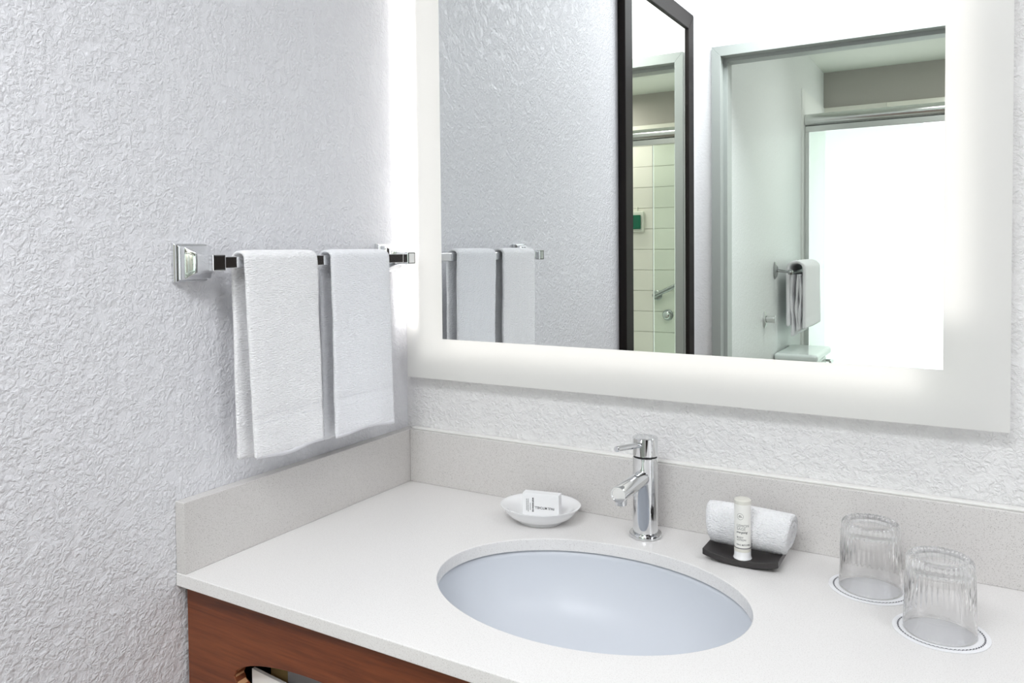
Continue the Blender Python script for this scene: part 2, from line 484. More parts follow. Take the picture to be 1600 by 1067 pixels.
# ------------------------------------------------------------------ lighted mirror
T = 0.0286
MX0, MX1, MZ0, MZ1 = 0.0228, 0.9805, 0.2036, 1.18
IX0, IX1, IZ0, IZ1 = 0.1046, 0.9061, 0.2791, 1.105
mir = empty('lighted_mirror', (0.5, -T, MZ0), 'large rectangular wall mirror with glowing frosted border above the sink', 'mirror')
bm = bmesh.new()
o4 = [(MX0, MZ0), (MX1, MZ0), (MX1, MZ1), (MX0, MZ1)]
i4 = [(IX0, IZ0), (IX1, IZ0), (IX1, IZ1), (IX0, IZ1)]
vo = [bm.verts.new((x, -T, z)) for x, z in o4]; vi = [bm.verts.new((x, -T, z)) for x, z in i4]
ve = [bm.verts.new((x, -T+0.004, z)) for x, z in o4]
for i in range(4):
    j = (i+1) % 4
    bm.faces.new((vo[i], vo[j], vi[j], vi[i])); bm.faces.new((vo[i], ve[i], ve[j], vo[j]))
finish('frosted_border', bm, 'frosted', mir)
box('mirror_glass', IX0, IX1, -T, -T+0.004, IZ0, IZ1, 'mirror', mir)
box('backing_panel', 0.052, 0.945, -0.006, -0.0005, 0.235, 1.15, 'frost_box', mir)
box('mounting_rail', 0.2, 0.8, -T+0.004, -0.006, 0.5, 0.56, 'frost_box', mir)
box('mounting_rail', 0.2, 0.8, -T+0.004, -0.006, 0.95, 1.0, 'frost_box', mir)
def led(x0, x1, z0, z1, mat='led', y=-0.008):
    return box('light_strip', x0, x1, y-0.002, y, z0, z1, mat, mir)
led(0.056, 0.112, 0.245, 1.14, 'led_soft', y=-0.0062)
led(0.898, 0.930, 0.345, 1.13, y=-0.0062)
led(0.113, 0.880, 0.252, 0.288, y=-0.0062)
led(0.113, 0.880, 1.096, 1.135, y=-0.0062)
box('light_strip', 0.0480, 0.0495, -0.016, -0.003, 0.30, 1.14, 'led_left', mir)
box('light_strip_shield', 0.0497, 0.0515, -0.022, -0.0005, 0.235, 1.14, 'frost_box', mir)  # added fin, keeps the side strip's light off the frosted border
adopt(mir)

# ------------------------------------------------------------------ counter, splashes, sink, cabinet
DC = 0.533; CT = 0.0182; CXR = 1.62
bm = bmesh.new()
SX, SY, SA, SB = 0.510, -0.290, 0.210, 0.160
plate_hole(bm, 0.0005, CXR, -DC, -0.0005, -CT, 0.0, SX, SY, SA, SB, 128)
tag(finish('countertop', bm, 'quartz', bevel=0.0012), 'off-white speckled quartz countertop with oval sink cutout', 'countertop')
SP = 0.0196
tag(box('backsplash', SP, CXR, -SP, -0.0005, 0.0, 0.1, 'quartz_shaded', bevel=0.001), 'long low quartz backsplash under the lighted mirror', 'backsplash')
tag(box('side_splash', 0.0005, SP-0.0004, -DC+0.001, -0.0005, 0.0, 0.1, 'quartz_shaded', bevel=0.001), 'short quartz side splash below the hanging towels', 'backsplash')
struct(box('trim_1', SP, CXR, -0.013, -0.0005, 0.1, 0.1035, 'smooth_trim', bevel=0.001), 'white caulk line along the backsplash, widened and whitened for the lit ledge')  # caulk widened and whitened, the LED-lit splash top put into its colour

sink = empty('sink', (SX, SY, -0.16), 'oval undermount white porcelain basin set in the counter', 'sink')
prof = []
n = 18
for k in range(n+1):
    t = k/n*PI/2
    rr = math.cos(t)**0.62; zz = -CT-0.0005-0.125*math.sin(t)**1.05
    prof.append((rr, zz))
bm = bmesh.new()
def ering(f, z): return [bm.verts.new((SX+(SA+0.004)*f*math.cos(2*PI*i/96), SY+(SB+0.004)*f*math.sin(2*PI*i/96), z)) for i in range(96)]
rings = [ering(max(r, 0.10), z) for r, z in prof if r > 0.11]
for a_, b_ in zip(rings, rings[1:]):
    for i in range(96):
        j = (i+1) % 96; bm.faces.new((a_[i], b_[i], b_[j], a_[j]))
ou = ering(1.09, -CT-0.0005); od = ering(1.09, -CT-0.012)
for i in range(96):
    j = (i+1) % 96; bm.faces.new((rings[0][i], rings[0][j], ou[j], ou[i])); bm.faces.new((ou[i], ou[j], od[j], od[i]))
basin = finish('basin', bm, 'basin', sink, smooth=True)
zd = rings and min(z for r, z in prof if r > 0.11)
lathe('drain', [(0, zd+0.001), (0.018, zd+0.001), (0.021, zd+0.002), (0.027, zd-0.003), (0.027, zd-0.012), (0, zd-0.012)], 'chrome', sink, 40, Matrix.Translation((SX, SY, 0)))
adopt(sink)

# cabinet with oval pull cutout; the front is a panel in the xz plane
YC = -0.520
cabinet = empty('vanity_cabinet', (0.8, -0.26, FL), 'reddish-brown wooden vanity cabinet under the countertop', 'cabinet')
HX, HZ, HA, HB = 0.245, -0.125, 0.145, 0.036
bm = bmesh.new()
plate_hole(bm, 0.006, 0.60, 0.0, 0.30, 0.0, 0.018, HX, 0.30-(-CT-0.0005-HZ), HA, HB, 96)
# map (x, y, z) -> (x, YC+z, z0+y)
zbase = -CT-0.0005-0.30
for v in bm.verts: v.co = Vector((v.co.x, YC+v.co.z, zbase+v.co.y))
fp = finish('drawer_front', bm, 'cab_wood', cabinet, bevel=0.0008, segs=1)
# lighter core of the board shows on the rim of the cutout
bm = bmesh.new()
for a, b_ in zip(range(96), [(i+1) % 96 for i in range(96)]):
    q = []
    for t, y in ((a, YC+0.002), (b_, YC+0.002), (b_, YC+0.016), (a, YC+0.016)):
        an = 2*PI*t/96; q.append(bm.verts.new((HX+(HA-0.0006)*math.cos(an), y, HZ+(HB-0.0006)*math.sin(an))))
    bm.faces.new(q)
bmesh.ops.remove_doubles(bm, verts=bm.verts, dist=1e-6)
co = finish('cutout_edge', bm, 'core', cabinet, smooth=True)
co['label'] = 'pale board core round the oval cutout'
box('door_panel', 0.006, 0.60, YC, YC+0.018, FL+0.1, zbase-0.003, 'cab_wood', cabinet, 0.0008)
box('door_panel', 0.603, 1.10, YC, YC+0.018, FL+0.1, -CT-0.0005, 'cab_wood', cabinet, 0.0008)
box('door_panel', 1.103, CXR-0.01, YC, YC+0.018, FL+0.1, -CT-0.0005, 'cab_wood', cabinet, 0.0008)
box('side_panel', 0.006, 0.024, YC+0.018, -0.01, FL, -CT-0.0005, 'inside', cabinet)
box('side_panel', CXR-0.028, CXR-0.01, YC+0.018, -0.01, FL, -CT-0.0005, 'inside', cabinet)
box('shelf', 0.024, CXR-0.028, YC+0.018, -0.01, -0.30, -0.285, 'inside', cabinet)
box('toe_kick', 0.024, CXR-0.028, YC+0.06, YC+0.075, FL, FL+0.1, 'inside', cabinet)
adopt(cabinet)

# things stored behind the cutout
def curved_sheet(name, mat, x0, x1, yfun, z0, ztop, th, parent=None, n=20):
    bm = bmesh.new(); cols = []
    for i in range(n+1):
        x = x0+(x1-x0)*i/n; y = yfun(i/n); zt_ = ztop(i/n)
        cols.append([bm.verts.new((x, y, z0)), bm.verts.new((x, y, zt_)), bm.verts.new((x, y+th, zt_)), bm.verts.new((x, y+th, z0))])
    for a, b_ in zip(cols, cols[1:]):
        for k in range(4):
            l = (k+1) % 4; bm.faces.new((a[k], b_[k], b_[l], a[l]))
    bm.faces.new(cols[0]); bm.faces.new(cols[-1][::-1])
    return finish(name, bm, mat, parent, smooth=False)
news = empty('newspaper', (0.24, -0.45, -0.285), 'folded grey newspaper showing through the oval cabinet cutout', 'newspaper')
curved_sheet('front_fold', 'newsprint', 0.165, 0.34, lambda t: YC+0.034+0.012*t, -0.2845, lambda t: -0.116+0.020*math.sin(min(1, t*1.6)*PI/2), 0.006, news)
curved_sheet('inner_page', 'yellow_paper', 0.116, 0.146, lambda t: YC+0.050+0.002*t, -0.2845, lambda t: -0.103+0.010*t, 0.004, news)
curved_sheet('rear_fold', 'yellow_paper', 0.176, 0.35, lambda t: YC+0.050+0.012*t, -0.2845, lambda t: -0.104+0.018*math.sin(min(1, t*1.8)*PI/2), 0.006, news)
adopt(news)
roll = empty('paper_roll', (0.17, -0.47, -0.285), 'white paper sheet curled inside the oval cabinet cutout', 'paper')
curved_sheet('sheet', 'paper', 0.112, 0.27, lambda t: YC+0.020+0.006*t, -0.2845, lambda t: -0.120-0.018*t, 0.005, roll)
adopt(roll)

# ------------------------------------------------------------------ faucet
FX, FY = 0.512, -0.073
fa = empty('faucet', (FX, FY, 0), 'chrome single-lever cylindrical faucet behind the oval sink', 'faucet')
tm = Matrix.Translation((FX, FY, 0))
lathe('base_ring', [(0, 0.0002), (0.0240, 0.0002), (0.0248, 0.001), (0.0248, 0.0055), (0.0240, 0.0068), (0.0198, 0.0072), (0, 0.0072)], 'chrome', fa, 64, tm)
lathe('body', [(0, 0.0074), (0.0192, 0.0074), (0.0192, 0.1225), (0.0186, 0.1232), (0, 0.1232)], 'chrome', fa, 64, tm)
lathe('seam_ring', [(0, 0.1234), (0.0178, 0.1234), (0.0178, 0.1256), (0, 0.1256)], 'dark', fa, 48, tm)
lathe('lever_head', [(0, 0.1258), (0.0186, 0.1258), (0.0192, 0.1265), (0.0192, 0.1528), (0.0182, 0.1540), (0, 0.1540)], 'chrome', fa, 64, tm)
hd = Vector((-0.08, -1, 0.13)).normalized()
p0 = Vector((FX, FY, 0.1425))
rod('lever', p0+hd*0.0185, p0+hd*0.098, 0.0042, 'chrome', fa, 24)
sd = Vector((-0.0, -1, -0.005)).normalized()
p0 = Vector((FX, FY, 0.0935))
lathe('spout', [(0, 0.010), (0.0118, 0.010), (0.0118, 0.1085), (0.0110, 0.1100), (0.0095, 0.1100), (0.0092, 0.1092), (0, 0.1092)], 'chrome', fa, 48, axis_mtx(p0, sd))
tip = p0+sd*0.0985
lathe('aerator', [(0, -0.0175), (0.0072, -0.0175), (0.0082, -0.0168), (0.0082, -0.009), (0, -0.009)], 'chrome', fa, 36, Matrix.Translation(tip))
adopt(fa)

# ------------------------------------------------------------------ soap dish and soap
dish = empty('soap_dish', (0.341, -0.095, 0), 'round white ceramic soap dish left of the faucet', 'soap dish')
prof = [(0, 0.0055), (0.020, 0.0056), (0.032, 0.0074), (0.042, 0.0122), (0.049, 0.0184), (0.0540, 0.0238), (0.0600, 0.0268), (0.0640, 0.0286), (0.0656, 0.0284), (0.0650, 0.0268), (0.0618, 0.0238),
        (0.0585, 0.0190), (0.0530, 0.0125), (0.0460, 0.0078), (0.0375, 0.0048), (0.0352, 0.0036), (0.0350, 0.0004), (0.0330, 0.0004), (0.0320, 0.0022), (0, 0.0022)]
dm = Matrix.Translation((0.341, -0.095, 0)) @ Matrix.Rotation(math.radians(18), 4, 'Z') @ Matrix.Diagonal((1.0, 0.91, 1, 1))
lathe('bowl', prof, 'porcelain', dish, 72, dm)
sharp(dish.children[0], 80)
adopt(dish)
soap = empty('soap_box', (0.349, -0.108, 0.012), 'small white printed soap carton standing in the soap dish', 'soap')
sm = Matrix.Translation((0.3485, -0.1035, 0.0)) @ Matrix.Rotation(math.radians(12), 4, 'Z')
box('carton', -0.0302, 0.0302, -0.009, 0.009, 0.0098, 0.0500, 'paper', soap, 0.0006, sm)
face = sm @ Matrix.Translation((0, -0.0092, 0.0300)) @ Matrix.Rotation(PI/2, 4, 'X')
text('lettering', 'PAUL MITCHELL.', 0.0054, 'ink', soap, face @ Matrix.Translation((0.0062, -0.0018, 0)) @ Matrix.Rotation(PI, 4, 'Z'), bold=0.00006, font_scale_x=0.82)
text('lettering', 'MOISTURIZING BAR', 0.0032, 'ink', soap, face @ Matrix.Translation((-0.0128, 0.002, 0)) @ Matrix.Rotation(-PI/2, 4, 'Z'), bold=0.00014, font_scale_x=0.80)
bm = bmesh.new()
rnd = random.Random(3)
for lx, z_a, z_b in ((-0.0172, 0.0245, 0.0345), (-0.0206, 0.0215, 0.0410), (-0.0232, 0.0215, 0.0410)):
    z = z_b
    while z > z_a:
        L = rnd.uniform(0.0010, 0.0026)
        add_box(bm, lx-0.0006, lx+0.0006, -0.00925, -0.0090, z-L, z, sm)
        z -= L+0.0006
finish('small_print', bm, 'grey_ink', soap)
adopt(soap)

# ------------------------------------------------------------------ tray, rolled cloth, lotion
tray = empty('amenity_tray', (0.667, -0.099, 0), 'curved charcoal rectangular tray under the rolled washcloth', 'tray')
bm = bmesh.new(); cols = []
n = 24
for i in range(n+1):
    t = i/n*2-1; x = 0.6665+0.0515*t
    zb_ = 0.0014+0.0078*t*t
    cols.append([bm.verts.new((x, y, z)) for y, z in ((-0.1245, zb_), (-0.0705, zb_), (-0.0705, zb_+0.0085), (-0.1245, zb_+0.0085))])
for a_, b_ in zip(cols, cols[1:]):
    for k in range(4):
        l = (k+1) % 4; bm.faces.new((a_[k], b_[k], b_[l], a_[l]))
bm.faces.new(cols[0]); bm.faces.new(cols[-1][::-1])
finish('dish_plate', bm, 'tray', tray, bevel=0.0007)
box('foot', 0.650, 0.683, -0.115, -0.108, 0.0002, 0.0020, 'tray', tray)
box('foot', 0.650, 0.683, -0.088, -0.081, 0.0002, 0.0020, 'tray', tray)
adopt(tray)
# rolled washcloth
bm = bmesh.new()
RX0, RX1, RY, RZ, RR = 0.6120, 0.7275, -0.0760, 0.0438, 0.0285
spiral = []
turns = 2.6; ns = 150; th = 0.0112
for k in range(ns+1):
    a_ = k/ns*turns*2*PI
    r_ = 0.004+(RR-0.006)*(k/ns)**0.9
    spiral.append((r_, a_))
nxr = 46
def roll_pt(r_, a_, x, u):
    nz = noise.noise(Vector((x*40, math.cos(a_)*1.2, math.sin(a_)*1.2)))*0.0012
    ends = 0.004*math.sin(a_*1.0+1)*(1 if u > 0.5 else -1)*abs(2*u-1)**3
    rr = r_+nz
    rr *= 1-0.06*abs(2*u-1)**6
    yy = math.cos(a_+0.4)*rr*1.0; zz = math.sin(a_+0.4)*rr*0.98
    zz -= 0.0015*math.cos(u*PI*2)*0
    return Vector((x+ends*(r_/RR), RY+yy, RZ+zz+0.001*(0.5-u)))
gi = []
for k, (r_, a_) in enumerate(spiral):
    row_o, row_i = [], []
    for i in range(nxr+1):
        u = i/nxr; x = RX0+(RX1-RX0)*u
        e = 1.0 if 0 < i < nxr else 0.45
        row_o.append(bm.verts.new(roll_pt(r_+th/2*e, a_, x, u)))
        row_i.append(bm.verts.new(roll_pt(max(0.0005, r_-th/2*e), a_, x, u)))
    gi.append((row_o, row_i))
for (ao, ai), (bo, bi) in zip(gi, gi[1:]):
    for i in range(nxr):
        bm.faces.new((ao[i], ao[i+1], bo[i+1], bo[i]))
        bm.faces.new((ai[i], bi[i], bi[i+1], ai[i+1]))
    bm.faces.new((ao[0], bo[0], bi[0], ai[0])); bm.faces.new((ao[-1], ai[-1], bi[-1], bo[-1]))
for s_ in (gi[0], gi[-1]):
    for i in range(nxr): bm.faces.new((s_[0][i], s_[1][i], s_[1][i+1], s_[0][i+1]))
rc = tag(finish('rolled_washcloth', bm, 'terry_roll', smooth=True), 'white terry washcloth rolled up on the charcoal tray', 'washcloth')

LX, LY, LZ = 0.668, -0.1125, 0.0101
lot = empty('lotion_tube', (LX, LY, LZ), 'small white cylindrical body lotion tube standing on the charcoal tray', 'lotion')
lm = Matrix.Translation((LX, LY, LZ))
LR = 0.0112
lathe('cap', [(0, 0.0), (0.0120, 0.0), (0.0126, 0.0010), (0.0118, 0.0030), (0.0114, 0.0050), (0.0113, 0.0110), (0, 0.0110)], 'porcelain', lot, 48, lm)
lathe('tube_body', [(0, 0.0111), (LR, 0.0111), (LR, 0.0772), (0, 0.0772)], 'tube', lot, 48, lm)
lathe('top_cap', [(0, 0.0773), (LR+0.0003, 0.0773), (LR+0.0003, 0.0820), (LR-0.0012, 0.0836), (LR-0.004, 0.0842), (0, 0.0843)], 'cap_grey', lot, 48, lm)
lathe('beige_band', [(LR-0.001, 0.0112), (LR+0.0001, 0.0112), (LR+0.0001, 0.0158), (LR-0.001, 0.0158)], 'cap_grey', lot, 48, lm)
lathe('dark_line', [(LR-0.001, 0.0160), (LR+0.0002, 0.0160), (LR+0.0002, 0.0170), (LR-0.001, 0.0170)], 'ink', lot, 48, lm)
a0 = math.atan2(-1.2306-LY, 0.941-LX)-0.12   # the print faces the room, a touch to the left
def wrap(zc):
    def f(c):
        t = a0 + c.x/LR
        return Vector((LX+(LR+0.00012+c.z)*math.cos(t), LY+(LR+0.00012+c.z)*math.sin(t), LZ+zc+c.y))
    return f
def ltext(s, size, mat, zc, x0=0, **kw):
    f = wrap(zc)
    return text('lettering', s, size, mat, lot, None, warp=lambda c: f(Vector((c.x+x0, c.y, c.z))), **kw)
ltext('LEMON', 0.0052, 'grey_ink', 0.0480, -0.0068, align='LEFT')
ltext('SAGE', 0.0052, 'grey_ink', 0.0436, -0.0068, align='LEFT')
ltext('energizing', 0.0044, 'ink', 0.0392, -0.0074, align='LEFT', shear=0.35, bold=0.00003, font_scale_x=0.85)
ltext('BODY', 0.0034, 'ink', 0.0318, -0.0068, align='LEFT')
ltext('LOTION', 0.0034, 'ink', 0.0284, -0.0068, align='LEFT')
ltext('PAUL MITCHELL.', 0.0028, 'ink', 0.0215, -0.0072, align='LEFT', bold=0.00003)
# circular emblem with a small leaf sprig
bm = bmesh.new(); f = wrap(0.0610)
for i in range(36):
    q = []
    for (k, r_) in ((i, 0.0044), (i+1, 0.0044), (i+1, 0.0041), (i, 0.0041)):
        t = 2*PI*k/36; q.append(bm.verts.new(f(Vector((r_*math.cos(t)-0.0018, r_*math.sin(t), 0)))))
    bm.faces.new(q)
for s_ in (-1, 1):
    for k in range(3):
        an = s_*(0.5+0.45*k); L = 0.0021
        pts = [(0, 0.0002), (L*math.sin(an)*0.5+0.0003, L*0.5*math.cos(an)+0.0003), (L*math.sin(an), L*math.cos(an)*0.7), (L*math.sin(an)*0.5-0.0003, L*0.5*math.cos(an)-0.0003)]
        bm.faces.new([bm.verts.new(f(Vector((x-0.0018, y+0.0004, 0)))) for x, y in pts])
for k in range(6):
    x = -0.0042+k*0.0009
    bm.faces.new([bm.verts.new(f(Vector(q))) for q in ((x, -0.0012, 0), (x+0.0006, -0.0012, 0), (x+0.0006, -0.0004, 0), (x, -0.0004, 0))])
finish('emblem', bm, 'ink', lot)
adopt(lot)

# ------------------------------------------------------------------ glasses on paper coasters
def coaster(x, y, label, rotz, sc=1.0):
    root = empty('paper_coaster', (x, y, 0), label, 'coaster', 'paper coasters under the tumblers')
    bm = bmesh.new()
    n = 96; c0 = bm.verts.new((0, 0, 0.0012)); top, bot = [], []
    for i in range(n):
        t = 2*PI*i/n
        lift = 0.0012*max(0, math.cos(t-0.3))**4
        top.append((bm.verts.new((0.044*math.cos(t), 0.044*math.sin(t), 0.0012)), bm.verts.new((0.0495*math.cos(t), 0.0495*math.sin(t), 0.0012+lift))))
        bot.append(bm.verts.new((0.0495*math.cos(t), 0.0495*math.sin(t), 0.0004+lift)))
    cb = bm.verts.new((0, 0, 0.0003))
    for i in range(n):
        j = (i+1) % n
        bm.faces.new((c0, top[i][0], top[j][0])); bm.faces.new((top[i][0], top[i][1], top[j][1], top[j][0]))
        bm.faces.new((top[i][1], bot[i], bot[j], top[j][1])); bm.faces.new((bot[i], cb, bot[j]))
    d = finish('disc', bm, 'coaster', root)
    bm = bmesh.new()
    N = 64
    for i in range(N):
        a_ = 2*PI*i/N; da = 2*PI/N
        # one small scallop per step: an arc bulging inwards, drawn as a thin ribbon
        pin, pout = [], []
        for k in range(7):
            s_ = k/6; ang = a_+da*s_
            rr = 0.0447-0.0016*math.sin(PI*s_)
            w = 0.00030+0.00055*math.sin(PI*s_)
            pin.append(bm.verts.new(((rr-w)*math.cos(ang), (rr-w)*math.sin(ang), 0.00135)))
            pout.append(bm.verts.new(((rr+w)*math.cos(ang), (rr+w)*math.sin(ang), 0.00135)))
        for k in range(6): bm.faces.new((pin[k], pout[k], pout[k+1], pin[k+1]))
    finish('scalloped_print', bm, 'navy_ink', root)
    for c in root.children: c.location = (0, 0, 0)
    root.rotation_euler = (0, 0, rotz)
    return root
coaster(0.829, -0.1090, 'white paper coaster with scalloped print under the tumbler nearer the backsplash', 0.3)
coaster(0.9105, -0.1955, 'white paper coaster with scalloped print under the tumbler nearer the counter front', 0.9)

NR = 40
def tumbler():
    H = 0.0875; n = 240
    root = empty('tumbler', (0, 0, 0), 'x', 'glass', 'ribbed tumblers upside down on coasters')
    out = [(0.0374, 0.0008), (0.0378, 0.0000)]
    # upside down: the rim stands on the coaster (z=0), the heavy ribbed base is on top
    def rout(z): return 0.0378-(0.0378-0.0335)*(z/H)**1.1
    amp = []
    prof = [(0.0366, 0.0010), (0.0372, 0.0001), (0.0378, 0.0008)]; amp = [0, 0, 0]
    for z in (0.006, 0.014, 0.024, 0.032, 0.039, 0.046, 0.054, 0.062, 0.0680, 0.0725, 0.0755, 0.0790, 0.0820):
        prof.append((rout(z), z)); amp.append(min(1, max(0, (z-0.036)/0.018)))
    prof += [(0.0330, 0.0845), (0.0316, 0.0862), (0.0300, 0.0871), (0.0278, 0.0871), (0.0262, 0.0857), (0.0240, 0.0849), (0.012, 0.0846), (0, 0.0846)]
    amp += [1, 1.2, 1.3, 1.1, 0.6, 0, 0, 0]
    def rf(a_, j): return 0.00095*amp[j]*(abs(math.cos(a_*NR/2))*2-1)
    bm = bmesh.new()
    full = list(prof); A = list(amp)
    # inner wall back down to the rim
    inner = [(0, 0.0730), (0.014, 0.0732), (0.0240, 0.0724), (0.0288, 0.0702), (0.0308, 0.0660), (0.0314, 0.055), (0.0324, 0.038), (0.0336, 0.024), (0.0348, 0.012), (0.0358, 0.004), (0.0366, 0.0010)]
    add_lathe(bm, full, n, None, rf)
    add_lathe(bm, inner, n, None)
    bmesh.ops.remove_doubles(bm, verts=bm.verts, dist=2e-5)
    w = finish('bowl', bm, 'glass', root, smooth=True)
    return root
tb = tumbler()
tb.location = (0.829, -0.1085, 0.00145)
tb['label'] = 'clear ribbed glass tumbler upside down, nearer the backsplash'
t2 = tb.copy(); COL.objects.link(t2); t2.location = (0.9095, -0.1965, 0.00145); t2.rotation_euler = (0, 0, 0.4)
t2['label'] = 'clear ribbed glass tumbler upside down, nearer the counter front edge'
for c in list(tb.children):
    d = c.copy(); COL.objects.link(d); d.parent = t2

# ------------------------------------------------------------------ towel bar and hand towels
ZB, YN, YF = 0.4296, -0.5015, -0.0675
bar = empty('towel_bar', (0, (YN+YF)/2, ZB), 'chrome towel bar with square flared posts on the left wall', 'towel bar')
def post(y, parent):
    # square stepped wall plate
    bm = bmesh.new()
    secs = [(0.0005, 0.0270), (0.0045, 0.0270), (0.0055, 0.0258), (0.0085, 0.0258), (0.0100, 0.0236), (0.0125, 0.0232)]
    rings = [[bm.verts.new((x, y+sy*h, ZB+sz*h)) for sy, sz in ((-1, -1), (1, -1), (1, 1), (-1, 1))] for x, h in secs]
    for a_, b_ in zip(rings, rings[1:]):
        for k in range(4): bm.faces.new((a_[k], a_[(k+1) % 4], b_[(k+1) % 4], b_[k]))
    bm.faces.new(rings[0][::-1]); bm.faces.new(rings[-1])
    finish('wall_plate', bm, 'chrome', parent, bevel=0.0006)
    bm = bmesh.new()
    secs = []
    for k in range(15):
        t = k/14; x = 0.0126+t*(0.0560-0.0126)
        h = 0.0205*(1-t)**2.4*1.0+0.0100
        if h > 0.0226: h = 0.0226
        secs.append((x, h))
    rings = [[bm.verts.new((x, y+sy*h, ZB+sz*h)) for sy, sz in ((-1, -1), (1, -1), (1, 1), (-1, 1))] for x, h in secs]
    for a_, b_ in zip(rings, rings[1:]):
        for k in range(4): bm.faces.new((a_[k], a_[(k+1) % 4], b_[(k+1) % 4], b_[k]))
    bm.faces.new(rings[0][::-1]); bm.faces.new(rings[-1])
    p = finish('post', bm, 'chrome', parent, smooth=True, bevel=0.0008)
    box('end_cap', 0.0561, 0.0655, y-0.0112, y+0.0112, ZB-0.0112, ZB+0.0112, 'chrome', parent, 0.0012)
    bm = bmesh.new()
    for q in ((-0.0098, -0.0086, -0.0098, 0.0098), (0.0086, 0.0098, -0.0098, 0.0098), (-0.0086, 0.0086, -0.0098, -0.0086), (-0.0086, 0.0086, 0.0086, 0.0098)):
        add_box(bm, 0.0654, 0.0658, y+q[0], y+q[1], ZB+q[2], ZB+q[3])
    finish('cap_groove', bm, 'dark', parent)
post(YN, bar); post(YF, bar)
box('bar', 0.0555-0.0045, 0.0600, YN+0.0112, YF-0.0112, ZB-0.0080, ZB+0.0080, 'chrome', bar, 0.0008)
adopt(bar)

def towel(name, ya, yb_, ztop, zfront, zback, xf, xb, label, mat, seed, cat='towel', group=None, axis_x=0.0555, th=0.0072, flare=0.006, shear=0.0, hem=True):
    """folded towel draped over a bar running along y"""
    root = empty(name, (axis_x, (ya+yb_)/2, ztop), label, cat, group)
    path = []
    hw = (xf-xb)/2; xc = (xf+xb)/2
    nb, nf, na = 44, 56, 14
    r_ = hw
    zc = ztop-r_*0.78
    for k in range(nb): path.append((xb, zback+(zc-zback)*k/nb, 0.0))
    for k in range(na+1):
        t = PI-PI*k/na; path.append((xc+r_*math.cos(t), zc+r_*0.78*math.sin(t), 0.5))
    for k in range(1, nf+1): path.append((xf, zc+(zfront-zc)*k/nf, 1.0))
    n = 44
    bm = bmesh.new()
    def P(i, j, off):
        x, z, side = path[j]; u = i/n
        y = ya+(yb_-ya)*u
        if side == 0.5: nx_, nz_ = (x-xc)/r_, (z-zc)/r_
        else: nx_, nz_ = (1 if side == 1.0 else -1), 0
        edge = 1-0.45*(abs(2*u-1)**10)
        if j in (0, len(path)-1): edge *= 0.6
        o_ = off*edge
        drop = max(0, (ztop-z)/(ztop-zfront))
        wv = 0.0022*noise.noise(Vector((u*2.6+seed, z*5, side*3+seed)))*drop + 0.0007*noise.noise(Vector((u*14, z*22, seed+side)))
        if side == 1.0:
            wv += drop**1.5*0.004*math.sin(u*5.0+seed)
            if j == len(path)-1: pass
            bandz = zfront+0.055
            wv -= 0.0009*(1 if abs(z-bandz) < 0.0085 else 0)*(1 if off > 0 else 0)
        y += (u-0.5)*2*flare*drop*(0.5 if side == 0.0 else 1.0)
        y += shear*drop*(1.0 if side == 1.0 else 0.35 if side == 0.0 else 0)
        y += 0.0012*noise.noise(Vector((z*16, seed*3+u, side)))
        zz = z+nz_*o_
        if j in (0, len(path)-1): zz += 0.003*math.sin(u*7+seed)-0.002*u
        return Vector((x+nx_*o_+wv, y, zz))
    outer = [[bm.verts.new(P(i, j, th/2)) for j in range(len(path))] for i in range(n+1)]
    inner = [[bm.verts.new(P(i, j, -th/2)) for j in range(len(path))] for i in range(n+1)]
    J = len(path)
    for i in range(n):
        for j in range(J-1):
            bm.faces.new((outer[i][j], outer[i+1][j], outer[i+1][j+1], outer[i][j+1]))
            bm.faces.new((inner[i][j], inner[i][j+1], inner[i+1][j+1], inner[i+1][j]))
        bm.faces.new((outer[i][0], inner[i][0], inner[i+1][0], outer[i+1][0]))
        bm.faces.new((outer[i][J-1], outer[i+1][J-1], inner[i+1][J-1], inner[i][J-1]))
    for j in range(J-1):
        bm.faces.new((outer[0][j], outer[0][j+1], inner[0][j+1], inner[0][j]))
        bm.faces.new((outer[n][j], inner[n][j], inner[n][j+1], outer[n][j+1]))
    finish('cloth', bm, mat, root, smooth=True)
    if hem:
        bm = bmesh.new()
        rows = [[bm.verts.new(P(i, J-1, th/2*1.2)+Vector((0.0004, 0, dz))) for i in range(n+1)] for dz in (-0.0012, 0.0085)]
        rows2 = [[bm.verts.new(v.co-Vector((0.0016, 0, 0))) for v in r0] for r0 in rows]
        for i in range(n):
            bm.faces.new((rows[0][i], rows[0][i+1], rows[1][i+1], rows[1][i]))
            bm.faces.new((rows2[0][i], rows2[1][i], rows2[1][i+1], rows2[0][i+1]))
            bm.faces.new((rows[0][i], rows2[0][i], rows2[0][i+1], rows[0][i+1]))
            bm.faces.new((rows[1][i], rows[1][i+1], rows2[1][i+1], rows2[1][i]))
        for k in (0, n): bm.faces.new((rows[0][k], rows[1][k], rows2[1][k], rows2[0][k]))
        finish('hem', bm, 'terry_flat', root, smooth=True)
        # woven band a little above the hem
        bm = bmesh.new()
        for dz in (0.049, 0.064):
            jz = min(range(len(path)), key=lambda j: abs(path[j][1]-(zfront+dz)) + (0 if path[j][2] == 1.0 else 9))
            prev = None
            for i in range(n+1):
                c = P(i, jz, th/2)
                q = [bm.verts.new(c+Vector((dx, 0, dzz))) for dx, dzz in ((-0.0006, -0.0008), (0.0005, 0), (-0.0006, 0.0008))]
                if prev:
                    for k in range(2): bm.faces.new((prev[k], prev[k+1], q[k+1], q[k]))
                prev = q
        finish('woven_band', bm, 'terry_flat', root, smooth=True)
    adopt(root)
    return root
